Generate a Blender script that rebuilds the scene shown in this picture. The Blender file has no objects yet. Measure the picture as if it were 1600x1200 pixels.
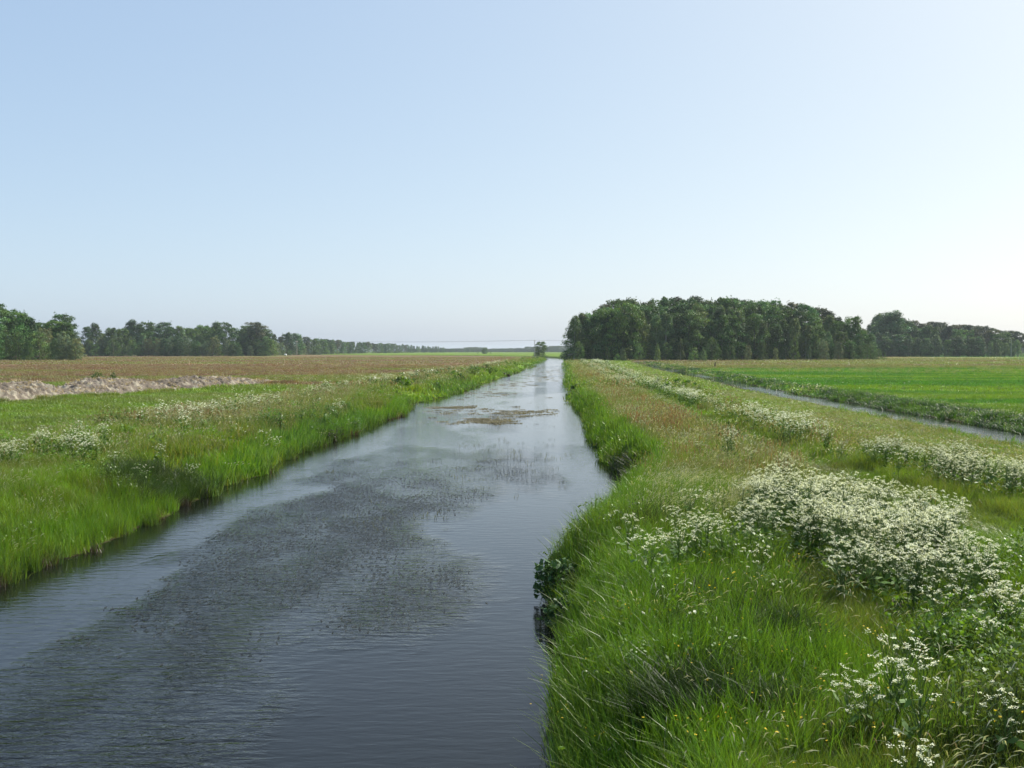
import bpy, math, random
import numpy as np
from mathutils import Vector, Matrix
rng = np.random.default_rng(7)
random.seed(7)
S = bpy.context.scene
COL = S.collection
R = math.radians

# ------------------------------------------------------------------ camera, sky, sun, exposure
F = 1556.0; HOR = 548.0; CAMZ = 5.0
cam_d = bpy.data.cameras.new('camera'); cam_d.sensor_width = 36; cam_d.lens = 36 * F / 1600
cam_d.clip_start = 0.1; cam_d.clip_end = 20000
cam = bpy.data.objects.new('camera', cam_d); COL.objects.link(cam)
cam.location = (0, 0, CAMZ); cam.rotation_euler = (R(90) - math.atan((600 - HOR) / F), 0, 0)
S.camera = cam
SUN_AZ, SUN_EL = R(56), R(46)          # azimuth clockwise from the view axis (+Y)
W = bpy.data.worlds.new('World'); S.world = W; W.use_nodes = True
nt = W.node_tree; bg = nt.nodes['Background']
sky = nt.nodes.new('ShaderNodeTexSky'); sky.sky_type = 'NISHITA'; sky.sun_disc = False
sky.sun_elevation = SUN_EL; sky.sun_rotation = SUN_AZ
sky.air_density = 0.6; sky.dust_density = 2.0; sky.ozone_density = 1.0; sky.altitude = 0
sp = nt.nodes.new('ShaderNodeSeparateColor'); cb = nt.nodes.new('ShaderNodeCombineColor'); nt.links.new(sky.outputs[0], sp.inputs[0])
for ch, gm, gain in ((0, .56, 1.80), (1, .48, 2.16), (2, .31, 2.89)):      # summer haze evens out the clear-air sky
    pw = nt.nodes.new('ShaderNodeMath'); pw.operation = 'POWER'; nt.links.new(sp.outputs[ch], pw.inputs[0]); pw.inputs[1].default_value = gm
    mu = nt.nodes.new('ShaderNodeMath'); mu.operation = 'MULTIPLY'; nt.links.new(pw.outputs[0], mu.inputs[0]); mu.inputs[1].default_value = gain
    nt.links.new(mu.outputs[0], cb.inputs[ch])
nt.links.new(cb.outputs[0], bg.inputs[0]); bg.inputs[1].default_value = 0.12
sl = bpy.data.lights.new('sun', 'SUN'); sl.energy = 5.0; sl.angle = R(0.53); sl.color = (1, 0.955, 0.87)
so = bpy.data.objects.new('sun', sl); COL.objects.link(so)
sd = Vector((math.sin(SUN_AZ) * math.cos(SUN_EL), math.cos(SUN_AZ) * math.cos(SUN_EL), math.sin(SUN_EL)))
so.rotation_euler = sd.to_track_quat('Z', 'Y').to_euler(); so.location = (60, 20, 80)
S.view_settings.view_transform = 'Standard'; S.view_settings.look = 'None'
S.view_settings.exposure = 0.7; S.view_settings.gamma = 1
S.cycles.max_bounces = 6; S.cycles.diffuse_bounces = 2; S.cycles.glossy_bounces = 2
S.cycles.transmission_bounces = 2; S.cycles.volume_bounces = 0; S.cycles.transparent_max_bounces = 4
S.cycles.caustics_reflective = False; S.cycles.caustics_refractive = False
S.cycles.use_adaptive_sampling = True; S.cycles.adaptive_threshold = 0.02

# ------------------------------------------------------------------ helpers
def at(px, d): return (px - 800) / F * d
def topz(py, d): return CAMZ + (HOR - py) / F * d

def sstep(a, b, x):
    t = np.clip((x - a) / (b - a), 0, 1); return t * t * (3 - 2 * t)

def _hash(ix, iy, s):
    n = (ix.astype(np.int64) * 374761393 + iy.astype(np.int64) * 668265263 + s * 1442695041) & 0xffffffff
    n = ((n ^ (n >> 13)) * 1274126177) & 0xffffffff
    n = (n ^ (n >> 16)) & 0xffff
    return n / 65535.0

def vnoise(x, y, s=0):
    ix = np.floor(x); iy = np.floor(y); fx = x - ix; fy = y - iy
    fx = fx * fx * (3 - 2 * fx); fy = fy * fy * (3 - 2 * fy)
    a = _hash(ix, iy, s); b = _hash(ix + 1, iy, s); c = _hash(ix, iy + 1, s); d = _hash(ix + 1, iy + 1, s)
    return (a * (1 - fx) + b * fx) * (1 - fy) + (c * (1 - fx) + d * fx) * fy

def fbm(x, y, s=0, o=4):
    r = 0; a = 0.5; n = 0
    for k in range(o):
        r = r + a * vnoise(x, y, s + k * 17); n += a; a *= 0.5; x = x * 2.03 + 11.3; y = y * 2.03 - 7.1
    return r / n

def props(o, label=None, cat=None, group=None, kind=None):
    for k, v in (('label', label), ('category', cat), ('group', group), ('kind', kind)):
        if v: o[k] = v
    return o

def quads_mesh(name, V, Fq, mat=None, attrs=None, smooth=False):
    me = bpy.data.meshes.new(name)
    V = np.asarray(V, np.float32); Fq = np.asarray(Fq, np.int32)
    me.vertices.add(len(V)); me.vertices.foreach_set('co', V.ravel())
    me.loops.add(Fq.size); me.loops.foreach_set('vertex_index', Fq.ravel())
    me.polygons.add(len(Fq)); me.polygons.foreach_set('loop_start', np.arange(0, Fq.size, Fq.shape[1], dtype=np.int32))
    me.polygons.foreach_set('loop_total', np.full(len(Fq), Fq.shape[1], np.int32))
    if smooth: me.polygons.foreach_set('use_smooth', np.ones(len(Fq), bool))
    me.update(calc_edges=True); me.validate()
    for k, v in (attrs or {}).items():
        v = np.asarray(v, np.float32)
        if v.ndim == 2:
            a = me.attributes.new(k, 'FLOAT_VECTOR', 'POINT'); a.data.foreach_set('vector', v.ravel())
        else:
            a = me.attributes.new(k, 'FLOAT', 'POINT'); a.data.foreach_set('value', v)
    if mat: me.materials.append(mat)
    return me

class QB:                                  # quad collector with colour and tint weight per vertex
    def __init__(s): s.V = []; s.F = []; s.C = []; s.T = []; s.n = 0
    def add(s, V, Fq, C, T):
        V = np.asarray(V, float).reshape(-1, 3)
        s.V.append(V); s.F.append(np.asarray(Fq).reshape(-1, 4) + s.n); s.n += len(V)
        C = np.asarray(C, float); s.C.append(np.broadcast_to(C, (len(V), 3)) if C.ndim == 1 else C)
        s.T.append(np.full(len(V), T, float) if np.isscalar(T) else T)
    def mesh(s, name, mat):
        return quads_mesh(name, np.vstack(s.V), np.vstack(s.F), mat, {'bc': np.vstack(s.C), 'tm': np.concatenate(s.T)})

def blades(q, n, rad, h0, h1, w, lean, curve, col, cvar, tm=1.0, nseg=2, bias=(0, 0), z0=0.0, face=0.0, hue=0.0):
    """n tapered bent blades rooted within a disc"""
    a = rng.uniform(0, 2 * np.pi, n); r = rad * np.sqrt(rng.uniform(0, 1, n))
    bx = r * np.cos(a); by = r * np.sin(a)
    h = rng.uniform(h0, h1, n); az = rng.uniform(0, 2 * np.pi, n)
    le = lean * rng.uniform(0.2, 1, n) * h; cu = curve * rng.uniform(0.2, 1.2, n) * h
    dx = np.cos(az); dy = np.sin(az); tw = rng.uniform(0, np.pi, n)
    sx = np.cos(tw); sy = np.sin(tw) * (1 - face)
    ts = np.linspace(0, 1, nseg + 1)
    P = np.zeros((n, nseg + 1, 2, 3))
    for k, t in enumerate(ts):
        cx = bx + (dx * (le * t + cu * t * t)) + bias[0] * h * t * t
        cy = by + (dy * (le * t + cu * t * t)) + bias[1] * h * t * t
        cz = z0 + h * (t - 0.45 * curve * t * t)
        ww = w * (1.0, 0.85, 0.12)[k] if nseg == 2 else w * (1 - t) ** 0.6 + w * 0.08
        ww = ww * rng.uniform(0.7, 1.3, n) * 0.5
        P[:, k, 0, 0] = cx - sx * ww; P[:, k, 0, 1] = cy - sy * ww; P[:, k, 0, 2] = cz
        P[:, k, 1, 0] = cx + sx * ww; P[:, k, 1, 1] = cy + sy * ww; P[:, k, 1, 2] = cz
    b = (np.arange(n) * 2 * (nseg + 1))[:, None]
    f = [np.stack([b + 2 * k, b + 2 * k + 1, b + 2 * k + 3, b + 2 * k + 2], -1).reshape(-1, 4) for k in range(nseg)]
    br = 1 + cvar * rng.uniform(-1, 1, n); hh = hue * rng.uniform(-1, 1, n)
    c = np.asarray(col)[None] * np.stack([br * (1 + hh), br, br * (1 - hh * 0.5)], -1)
    q.add(P, np.vstack(f), np.repeat(c, 2 * (nseg + 1), 0), tm)
    tips = P[:, -1].mean(1); return tips, P[:, -1].mean(1) - P[:, -2].mean(1)

def heads(q, tips, dirs, L, w, col, cvar, tm=0.0, droop=0.5):
    """narrow seed heads at stem tips"""
    n = len(tips); d = dirs / (np.linalg.norm(dirs, axis=1)[:, None] + 1e-9)
    for rot in (0, 1):
        side = np.cross(d, [0, 0, 1.0]) if rot == 0 else np.cross(np.cross(d, [0, 0, 1.0]), d)
        side = side / (np.linalg.norm(side, axis=1)[:, None] + 1e-9) * w * 0.5
        e = tips + d * L + np.array([0, 0, -droop * L]); m = tips + d * L * 0.5
        V = np.stack([tips, m - side, e, m + side], 1)
        q.add(V, np.arange(4 * n).reshape(-1, 4), np.repeat(np.asarray(col)[None] * (1 + cvar * rng.uniform(-1, 1, (n, 1))), 4, 0), tm)

def leafquads(q, P, N, size, col, tm=1.0, asp=0.6):
    """diamond leaves at P with normals N"""
    n = len(P); N = N / (np.linalg.norm(N, axis=1)[:, None] + 1e-9)
    r = rng.normal(size=(n, 3)); u = np.cross(N, r); u /= np.linalg.norm(u, axis=1)[:, None] + 1e-9; v = np.cross(N, u)
    s = (size * rng.uniform(0.6, 1.4, n))[:, None] * 0.5
    V = np.stack([P - u * s, P - v * s * asp, P + u * s, P + v * s * asp], 1)
    q.add(V, np.arange(4 * n).reshape(-1, 4), np.repeat(col, 4, 0) if np.ndim(col) == 2 else col, tm)

def tube(q, pts, rads, col, n=6, tm=0.0):
    pts = np.asarray(pts, float); m = len(pts); V = []
    for i in range(m):
        d = pts[min(i + 1, m - 1)] - pts[max(i - 1, 0)]; d /= np.linalg.norm(d) + 1e-9
        a = np.cross(d, [0.3, 1, 0.1]); a /= np.linalg.norm(a); b = np.cross(d, a)
        for k in range(n):
            t = 2 * np.pi * k / n; V.append(pts[i] + rads[i] * (np.cos(t) * a + np.sin(t) * b))
    Fq = [[i * n + k, i * n + (k + 1) % n, (i + 1) * n + (k + 1) % n, (i + 1) * n + k] for i in range(m - 1) for k in range(n)]
    q.add(V, Fq, col, tm)

# ------------------------------------------------------------------ materials
def new_mat(name):
    m = bpy.data.materials.new(name); m.use_nodes = True
    return m, m.node_tree, m.node_tree.nodes['Principled BSDF']

def foliage_mat(name, source, rough=0.5, trans=0.35, spec=0.3):
    """colour = bc * mix(1, tint, tm); tint from the instancer or from the object colour"""
    m, t, p = new_mat(name); N = t.nodes; L = t.links
    a = N.new('ShaderNodeAttribute'); a.attribute_name = 'bc'
    w = N.new('ShaderNodeAttribute'); w.attribute_name = 'tm'
    if source == 'INSTANCER':
        ti = N.new('ShaderNodeAttribute'); ti.attribute_type = 'INSTANCER'; ti.attribute_name = 'tint'; tout = ti.outputs['Color']
    else:
        ti = N.new('ShaderNodeObjectInfo'); tout = ti.outputs['Color']
    mx = N.new('ShaderNodeMix'); mx.data_type = 'RGBA'
    mx.inputs['A'].default_value = (1, 1, 1, 1)
    L.new(w.outputs['Fac'], mx.inputs['Factor']); L.new(tout, mx.inputs['B'])
    mu = N.new('ShaderNodeMix'); mu.data_type = 'RGBA'; mu.blend_type = 'MULTIPLY'; mu.inputs['Factor'].default_value = 1
    L.new(mx.outputs['Result'], mu.inputs['A']); L.new(a.outputs['Color'], mu.inputs['B'])
    L.new(mu.outputs['Result'], p.inputs['Base Color'])
    p.inputs['Roughness'].default_value = rough; p.inputs['Specular IOR Level'].default_value = spec
    tr = N.new('ShaderNodeBsdfTranslucent'); g = N.new('ShaderNodeMix'); g.data_type = 'RGBA'; g.blend_type = 'MULTIPLY'; g.inputs['Factor'].default_value = 1
    L.new(mu.outputs['Result'], g.inputs['A']); g.inputs['B'].default_value = (1.25, 1.2, 0.55, 1); L.new(g.outputs['Result'], tr.inputs['Color'])
    ms = N.new('ShaderNodeMixShader'); ms.inputs[0].default_value = trans
    out = N['Material Output']; L.new(p.outputs[0], ms.inputs[1]); L.new(tr.outputs[0], ms.inputs[2]); L.new(ms.outputs[0], out.inputs['Surface'])
    return m
M_GRASS = foliage_mat('grass_blades', 'INSTANCER', 0.42, 0.38, 0.35)
M_FLOWER = foliage_mat('parsley_flowers', 'INSTANCER', 0.8, 0.15, 0.1)
M_LEAF = foliage_mat('tree_leaves', 'OBJECT', 0.55, 0.25, 0.25)
M_PLANT = foliage_mat('plant_leaves', 'OBJECT', 0.5, 0.3, 0.3)

def bark_mat():
    m, t, p = new_mat('bark'); N = t.nodes; L = t.links
    o = N.new('ShaderNodeObjectInfo'); n = N.new('ShaderNodeTexNoise'); n.inputs['Scale'].default_value = 3; n.inputs['Detail'].default_value = 6
    mp = N.new('ShaderNodeMapping'); tc = N.new('ShaderNodeTexCoord'); mp.inputs['Scale'].default_value = (4, 4, 0.6)
    L.new(tc.outputs['Object'], mp.inputs[0]); L.new(mp.outputs[0], n.inputs['Vector'])
    r = N.new('ShaderNodeMapRange'); r.inputs['From Min'].default_value = 0.3; r.inputs['From Max'].default_value = 0.7; r.inputs['To Min'].default_value = 0.55; r.inputs['To Max'].default_value = 1.3
    L.new(n.outputs['Fac'], r.inputs['Value'])
    v = N.new('ShaderNodeVectorMath'); v.operation = 'SCALE'; L.new(o.outputs['Color'], v.inputs[0]); L.new(r.outputs['Result'], v.inputs['Scale'])
    L.new(v.outputs[0], p.inputs['Base Color']); p.inputs['Roughness'].default_value = 0.9
    return m
M_BARK = bark_mat()

def ground_mat():
    m, t, p = new_mat('ground_soil_grass'); N = t.nodes; L = t.links
    a = N.new('ShaderNodeAttribute'); a.attribute_name = 'gc'
    g = N.new('ShaderNodeNewGeometry')
    prev = None
    for sc, det, lo, hi, stretch in ((0.25, 5, 0.75, 1.25, (0.6, 1, 1)), (2.5, 6, 0.7, 1.3, (1, 1, 1)), (16, 4, 0.6, 1.4, (1, 1, 1))):
        mp = N.new('ShaderNodeMapping'); mp.inputs['Scale'].default_value = stretch; L.new(g.outputs['Position'], mp.inputs[0])
        n = N.new('ShaderNodeTexNoise'); n.inputs['Scale'].default_value = sc; n.inputs['Detail'].default_value = det; n.inputs['Roughness'].default_value = 0.65
        L.new(mp.outputs[0], n.inputs['Vector'])
        r = N.new('ShaderNodeMapRange'); r.inputs['From Min'].default_value = 0.3; r.inputs['From Max'].default_value = 0.7; r.inputs['To Min'].default_value = lo; r.inputs['To Max'].default_value = hi
        L.new(n.outputs['Fac'], r.inputs['Value'])
        v = N.new('ShaderNodeVectorMath'); v.operation = 'SCALE'
        L.new(prev.outputs[0] if prev else a.outputs['Vector'], v.inputs[0]); L.new(r.outputs['Result'], v.inputs['Scale']); prev = v; ln = n
    L.new(prev.outputs[0], p.inputs['Base Color'])
    p.inputs['Roughness'].default_value = 0.95; p.inputs['Specular IOR Level'].default_value = 0.05
    b = N.new('ShaderNodeBump'); b.inputs['Strength'].default_value = 0.8; b.inputs['Distance'].default_value = 0.08
    L.new(ln.outputs['Fac'], b.inputs['Height']); L.new(b.outputs[0], p.inputs['Normal'])
    return m

def water_mat():
    m, t, p = new_mat('canal_water'); N = t.nodes; L = t.links
    p.inputs['Base Color'].default_value = (0.005, 0.006, 0.005, 1)
    p.inputs['Roughness'].default_value = 0.04; p.inputs['IOR'].default_value = 1.333
    g = N.new('ShaderNodeNewGeometry'); a = N.new('ShaderNodeAttribute'); a.attribute_name = 'rip'
    def noise(sc, rot, st, det=2, rough=0.5, dist=0.0):
        mp = N.new('ShaderNodeMapping'); mp.inputs['Scale'].default_value = st; mp.inputs['Rotation'].default_value = (0, 0, R(rot))
        L.new(g.outputs['Position'], mp.inputs[0])
        n = N.new('ShaderNodeTexNoise'); n.inputs['Scale'].default_value = sc; n.inputs['Detail'].default_value = det
        n.inputs['Roughness'].default_value = rough; n.inputs['Distortion'].default_value = dist
        L.new(mp.outputs[0], n.inputs['Vector']); return n.outputs['Fac']
    def math_(op, x, y):
        k = N.new('ShaderNodeMath'); k.operation = op
        for i, vv in enumerate((x, y)):
            if isinstance(vv, (int, float)): k.inputs[i].default_value = vv
            else: L.new(vv, k.inputs[i])
        return k.outputs[0]
    long_ = noise(1.0, -12, (1.6, 5.5, 1), 3, 0.5, 0.4)          # wind ripples with crests across the stream
    fine = noise(1.0, 8, (6, 15, 1), 3, 0.6, 0.3)
    chop = noise(1.0, 25, (7, 9, 1), 3, 0.6, 0.8)                 # choppy skin above the weed beds
    calm = math_('ADD', math_('MULTIPLY', long_, 0.0075), math_('MULTIPLY', fine, 0.0020))
    rough = math_('MULTIPLY', math_('MULTIPLY', chop, a.outputs['Fac']), 0.030)
    rough2 = math_('MULTIPLY', math_('MULTIPLY', long_, a.outputs['Fac']), 0.060)
    h = math_('ADD', math_('ADD', calm, rough), rough2)
    b = N.new('ShaderNodeBump'); b.inputs['Strength'].default_value = 1; b.inputs['Distance'].default_value = 1
    L.new(h, b.inputs['Height']); L.new(b.outputs[0], p.inputs['Normal'])
    return m

def simple_mat(name, col, rough=0.85, scale=8, var=0.3, stretch=(1, 1, 1), bump=0.0):
    m, t, p = new_mat(name); N = t.nodes; L = t.links
    tc = N.new('ShaderNodeTexCoord'); mp = N.new('ShaderNodeMapping'); mp.inputs['Scale'].default_value = stretch
    n = N.new('ShaderNodeTexNoise'); n.inputs['Scale'].default_value = scale; n.inputs['Detail'].default_value = 6
    L.new(tc.outputs['Object'], mp.inputs[0]); L.new(mp.outputs[0], n.inputs['Vector'])
    r = N.new('ShaderNodeMix'); r.data_type = 'RGBA'; L.new(n.outputs['Fac'], r.inputs['Factor'])
    r.inputs['A'].default_value = tuple(c * (1 - var) for c in col) + (1,); r.inputs['B'].default_value = tuple(min(1, c * (1 + var)) for c in col) + (1,)
    L.new(r.outputs['Result'], p.inputs['Base Color']); p.inputs['Roughness'].default_value = rough
    if bump:
        b = N.new('ShaderNodeBump'); b.inputs['Strength'].default_value = bump; b.inputs['Distance'].default_value = 0.05
        L.new(n.outputs['Fac'], b.inputs['Height']); L.new(b.outputs[0], p.inputs['Normal'])
    return m

# ------------------------------------------------------------------ the lie of the land
XR = np.array([(-80, -2.5), (0, 0.75), (9, .75), (12, .55), (14.5, .65), (16.5, 1.0), (17.8, 1.05), (19, .95), (20.5, .75), (22.5, 1.1), (24.5, 1.6), (27.5, 2.35), (31, 3.2), (34, 3.95), (36.5, 4.55), (40, 4.6), (45, 4.3), (56, 4.6), (69, 5.1), (95, 5.9), (110, 6.6), (150, 8.4), (288, 16), (555, 30.5), (640, 33), (720, 25), (800, 0), (900, -60), (1100, -260)], float)
XL = np.array([(-80, -14.5), (0, -12), (22, -11.2), (25, -10.9), (30, -10.6), (35, -10.4), (45, -10.6), (55, -10.2), (66, -9.3), (76, -8.6), (84, -8.7), (92, -9.6), (98, -9.2), (108, -7.6), (125, -6.2), (160, -4), (229, 1), (409, 10.5), (555, 18), (610, 19.5), (690, 8), (770, -25), (860, -90), (1100, -330)], float)
DL = np.array([(-80, 19), (20, 22.6), (45, 23.3), (64, 24.2), (97, 25.3), (152, 29.3), (249, 35.5), (311, 40), (380, 45), (6000, 400)], float)
DZ = 0.60                                  # water level in the ditch
def xr(y): return np.interp(y, XR[:, 0], XR[:, 1]) + 0.35 * (vnoise(y / 1.7, y * 0, 5) - .5) * np.clip(y / 30, .4, 1.5)
def xl(y): return np.interp(y, XL[:, 0], XL[:, 1]) + 0.6 * (vnoise(y / 3.6, y * 0, 6) - .5) + .3 * (vnoise(y / .9, y * 0, 16) - .5)
def dl(y): return np.interp(y, DL[:, 0], DL[:, 1]) + 0.5 * (vnoise(y / 3.1, y * 0, 8) - .5)
def dw(y): return 3.5 * (1 - sstep(330, 375, y)) + 0.5 * (vnoise(y / 3.3, y * 0, 9) - .5)
def gz(x, y):
    x = np.asarray(x, float); y = np.asarray(y, float)
    l = xl(y) - x; r = x - xr(y); fd = 1 - sstep(1000, 1100, y)
    e = np.maximum(l, r)                                        # > 0 on land
    slope = np.where(l > r, 3.0, 1.2)
    land = 1.12 * sstep(-0.1, 1, e / slope) + 0.10 * (fbm(x / 3.1, y / 3.1, 3, 3) - .5) + 0.35 * (fbm(x / 23, y / 23, 4, 2) - .5) * sstep(3, 12, e)
    bed = -0.9 * sstep(0, 1.2, -e)
    z = np.where(e > 0, land, bed) * fd + (1 - fd) * 1.1
    a = x - dl(y); b = dl(y) + dw(y) - x
    q = np.minimum(a, b); live = 1 - sstep(355, 380, y)
    left_low = np.where(a < b, 0.80 - .09 * sstep(70, 140, y), 1.15)
    dz = np.where(q > 0, DZ - 0.7 * sstep(0, 0.8, q), DZ + (left_low - DZ) * sstep(0, 1.6, -q))
    k = (1 - sstep(1.6, 6.0, -q)) * live * (e > 2)
    return z * (1 - k) + dz * k

def tinted(x, y):
    """own colour of the sward at x, y (linear albedo)"""
    x = np.asarray(x, float); y = np.asarray(y, float)
    l = xl(y) - x; r = x - xr(y); dr = x - dl(y) - dw(y); d = np.hypot(x, y)
    lush = np.array([.128, .225, .018]); mid = np.array([.134, .194, .030]); tan = np.array([.160, .170, .082]); red = np.array([.18, .145, .082])
    brown = np.array([.18, .125, .080]); crop = np.array([.070, .180, .022]); bluish = np.array([.060, .125, .045]); far = np.array([.12, .19, .05])
    n1 = fbm(x / 2.3, y / 2.3, 31, 3)[..., None]; n2 = fbm(x / 9, y / 14, 37, 3)[..., None]; n3 = fbm(x / 0.8, y / 0.8, 41, 2)[..., None]
    ns = fbm(x / 90, y / 16, 43, 4)[..., None]
    def mix(a, b, t): return a * (1 - t) + b * t
    c = mix(np.broadcast_to(lush, x.shape + (3,)), mid, sstep(.35, .65, n1))
    # left bank
    L_ = (l > -0.5)[..., None]
    w = sstep(2.6, 6, l)[..., None] * sstep(38, 75, y)[..., None] * sstep(.38, .62, n2 * .7 + n1 * .3)
    cl = mix(c, tan * .7 + mid * .4, 0.55 * w)
    cl = mix(cl, bluish, (sstep(.56, .68, n2) * 0.5 * (1 - w)))
    fld = sstep(0, 8, (y - 112 + (x + 30) * 0.25) )[..., None] * sstep(9, 14, l)[..., None]
    cf = mix(np.broadcast_to(brown, c.shape), mid * 1.05, sstep(.46, .60, ns) * 0.8)
    cf = mix(cf, np.array([.20, .11, .075]), sstep(.46, .60, fbm(x / 60, y / 9, 47, 3)[..., None]) * .6)
    cf = mix(cf, far, sstep(850, 1250, y)[..., None])
    cl = mix(cl, cf, fld)
    # right bank
    rt = sstep(1.2, 2.6, r)[..., None] * sstep(23, 34, y)[..., None] * (1 - sstep(6.0, 8.5, r))[..., None]
    cr = mix(c, mix(tan, red * .5 + tan * .5, sstep(.62, .76, n1)), rt * (0.10 + 0.30 * sstep(.35, .6, n2 * .6 + n1 * .4)))
    cr = mix(cr, tan * .9, 0.08 * sstep(.5, .7, n1) * (1 - rt) * (1 - sstep(20, 30, y)[..., None]))
    path = np.exp(-((x - pathx(y)) / 0.55) ** 2)[..., None] * (1 - sstep(60, 110, y))[..., None]
    cr = mix(cr, tan * .8, path * .3)
    crd = mix(np.broadcast_to(crop, c.shape), lush * .95 + tan * .1, sstep(.42, .58, fbm(x / 40, y / 7, 49, 4)[..., None]))
    crd = mix(crd, bluish, sstep(.56, .7, ns) * .5)
    cb = mix(np.broadcast_to(brown * .9, c.shape), mid, sstep(.36, .55, fbm(x / 70, y / 11, 143, 4)[..., None]) * .85)
    yb = 215 + (x - 60) * 0.06
    crd = mix(crd, cb, sstep(-14, 14, y - yb + 60 * (fbm(x / 30, y / 12, 171, 3) - .5))[..., None])
    band = sstep(352 + 90, 352 + 100, y - x * 0.0)[..., None]
    crd = mix(crd, crop * 1.1, band * sstep(230, 250, x)[..., None])
    crd = mix(crd, np.array([.33, .33, .20]), (sstep(500, 506, y) * (1 - sstep(545, 560, y)))[..., None] * sstep(120, 150, x)[..., None])
    crd = mix(crd, far, sstep(900, 1200, y)[..., None])
    cr = mix(cr, crd, sstep(-0.5, 1.0, dr)[..., None])
    out = np.where(L_, cl, cr)
    soil = np.array([.055, .042, .028])
    sub = (gz(x, y) < np.where((dr > -7) & (dr < 4) & (y < 370), DZ + .03, 0.03))[..., None]
    return np.where(sub, soil, out * (0.8 + 0.4 * n3))
def pathx(y): return np.interp(y, [0, 20, 37, 60, 93, 200], [11.5, 10.2, 10.0, 11.0, 13.2, 19])

# ------------------------------------------------------------------ ground, water, haze
ys = np.concatenate([np.arange(-40, 0, 2.0), np.arange(0, 60, 0.35), 60 * 1.0125 ** np.arange(0, 372)])
ys = ys[ys < 6000]; ys = np.append(ys, 6000)
wk = np.concatenate([-(6000.0 / 1.09 ** np.arange(0, 80))[:72], [-12], np.arange(-10, 0, 0.4)])          # metres out from the left water edge
cols = []
YY = ys
left_ofs = np.concatenate([6000 / 1.10 ** np.arange(0, 64), np.arange(13, 0.1, -0.45), [0.12]])
bed_t = np.concatenate([[0.0], np.linspace(0.04, 0.96, 14), [1.0]])
mid_t = np.concatenate([[0.004], np.linspace(0.01, 0.15, 9), np.linspace(0.18, 0.85, 44), np.linspace(0.88, 0.992, 9)])
dit_t = np.linspace(0, 1, 8)
right_ofs = np.concatenate([[0.1], np.arange(0.4, 9, 0.45), 9.5 * 1.10 ** np.arange(0, 69)])
for y in ys:
    y = np.array(float(y)); a = xl(y); b = xr(y); c = dl(y); d = c + max(dw(y), 0.2)
    if c < b + 2: c = b + 2; d = max(d, c + .3)
    row = np.concatenate([a - left_ofs, a + (b - a) * bed_t, b + (c - b) * mid_t, c + (d - c) * dit_t, d + right_ofs])
    cols.append(row)
GX = np.array(cols); GY = np.repeat(ys[:, None], GX.shape[1], 1)
GZ = gz(GX, GY)
def grid_faces(r, c):
    i = np.arange(r - 1)[:, None] * c + np.arange(c - 1)[None]
    return np.stack([i, i + 1, i + c + 1, i + c], -1).reshape(-1, 4)
gme = quads_mesh('ground', np.stack([GX, GY, GZ], -1).reshape(-1, 3), grid_faces(*GX.shape), ground_mat(), {'gc': tinted(GX, GY).reshape(-1, 3) * 0.75}, smooth=True)
g = bpy.data.objects.new('ground', gme); COL.objects.link(g); props(g, kind='structure')

def poly_in(px, py, poly):
    inside = np.zeros(px.shape, bool); n = len(poly)
    for i in range(n):
        x1, y1 = poly[i]; x2, y2 = poly[(i + 1) % n]
        c = ((y1 > py) != (y2 > py)) & (px < (x2 - x1) * (py - y1) / (y2 - y1 + 1e-12) + x1)
        inside ^= c
    return inside
def ground_px(pts, z=0.0):
    return [((px - 800) / F * ((CAMZ - z) * F / (py - HOR)), (CAMZ - z) * F / (py - HOR)) for px, py in pts]
WEED = [ground_px([(-700, 1290), (0, 1110), (180, 965), (330, 880), (350, 825), (460, 800), (540, 770), (600, 745), (690, 765), (700, 800), (650, 850), (720, 900), (640, 975), (520, 1010), (400, 1040), (310, 1120), (330, 1240), (200, 1500), (-900, 1500)]),
        ground_px([(470, 760), (560, 712), (640, 700), (830, 705), (860, 740), (800, 790), (700, 790), (600, 800)]),
        ground_px([(0, 955), (110, 950), (80, 1000), (0, 1060)])]
def ripple(x, y):
    wx = x + 1.6 * (fbm(x / 1.5, y / 4, 61, 3) - .5) * 2; wy = y + 5 * (fbm(x / 2, y / 6, 67, 3) - .5) * 2
    m = np.zeros(x.shape)
    for i, p in enumerate(WEED):
        acc = 0
        for k in range(14): acc = acc + poly_in(wx + .75 * math.sin(k * 2.4) * math.sqrt(k / 14), wy + 3.0 * math.cos(k * 2.4) * math.sqrt(k / 14), p)
        m = np.maximum(m, (acc / 14.0) ** 1.2 * (1.0, .5, .35)[i])
    m = m * (.5 + .5 * sstep(.28, .52, fbm(x / 1.1, y / 3.4, 71, 3)))
    f = sstep(36, 70, y) * sstep(.46, .62, fbm(x / 5, y / 14, 73, 3)) * 0.34
    return np.maximum(m, f)
M_WATER = water_mat()
def water(name, ya, yb, fa, fb, ncol, zz=0.0):
    yy = [ya]
    while yy[-1] < yb: yy.append(yy[-1] + max(0.22, yy[-1] * 0.008))
    yy = np.array(yy); a = fa(yy); b = fb(yy); t = np.linspace(0, 1, ncol)
    X = a[:, None] + (b - a)[:, None] * t; Y = np.repeat(yy[:, None], ncol, 1)
    me = quads_mesh(name, np.stack([X, Y, X * 0 + zz], -1).reshape(-1, 3), grid_faces(*X.shape), M_WATER, {'rip': ripple(X, Y).ravel()}, smooth=True)
    o = bpy.data.objects.new(name, me); COL.objects.link(o); props(o, kind='structure')
water('canal_water', -38, 1090, lambda y: xl(y) - 0.5, lambda y: xr(y) + 0.5, 60)
water('ditch_water', -38, 372, lambda y: dl(y) - 0.4, lambda y: dl(y) + dw(y) + 0.4, 14, DZ)

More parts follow.
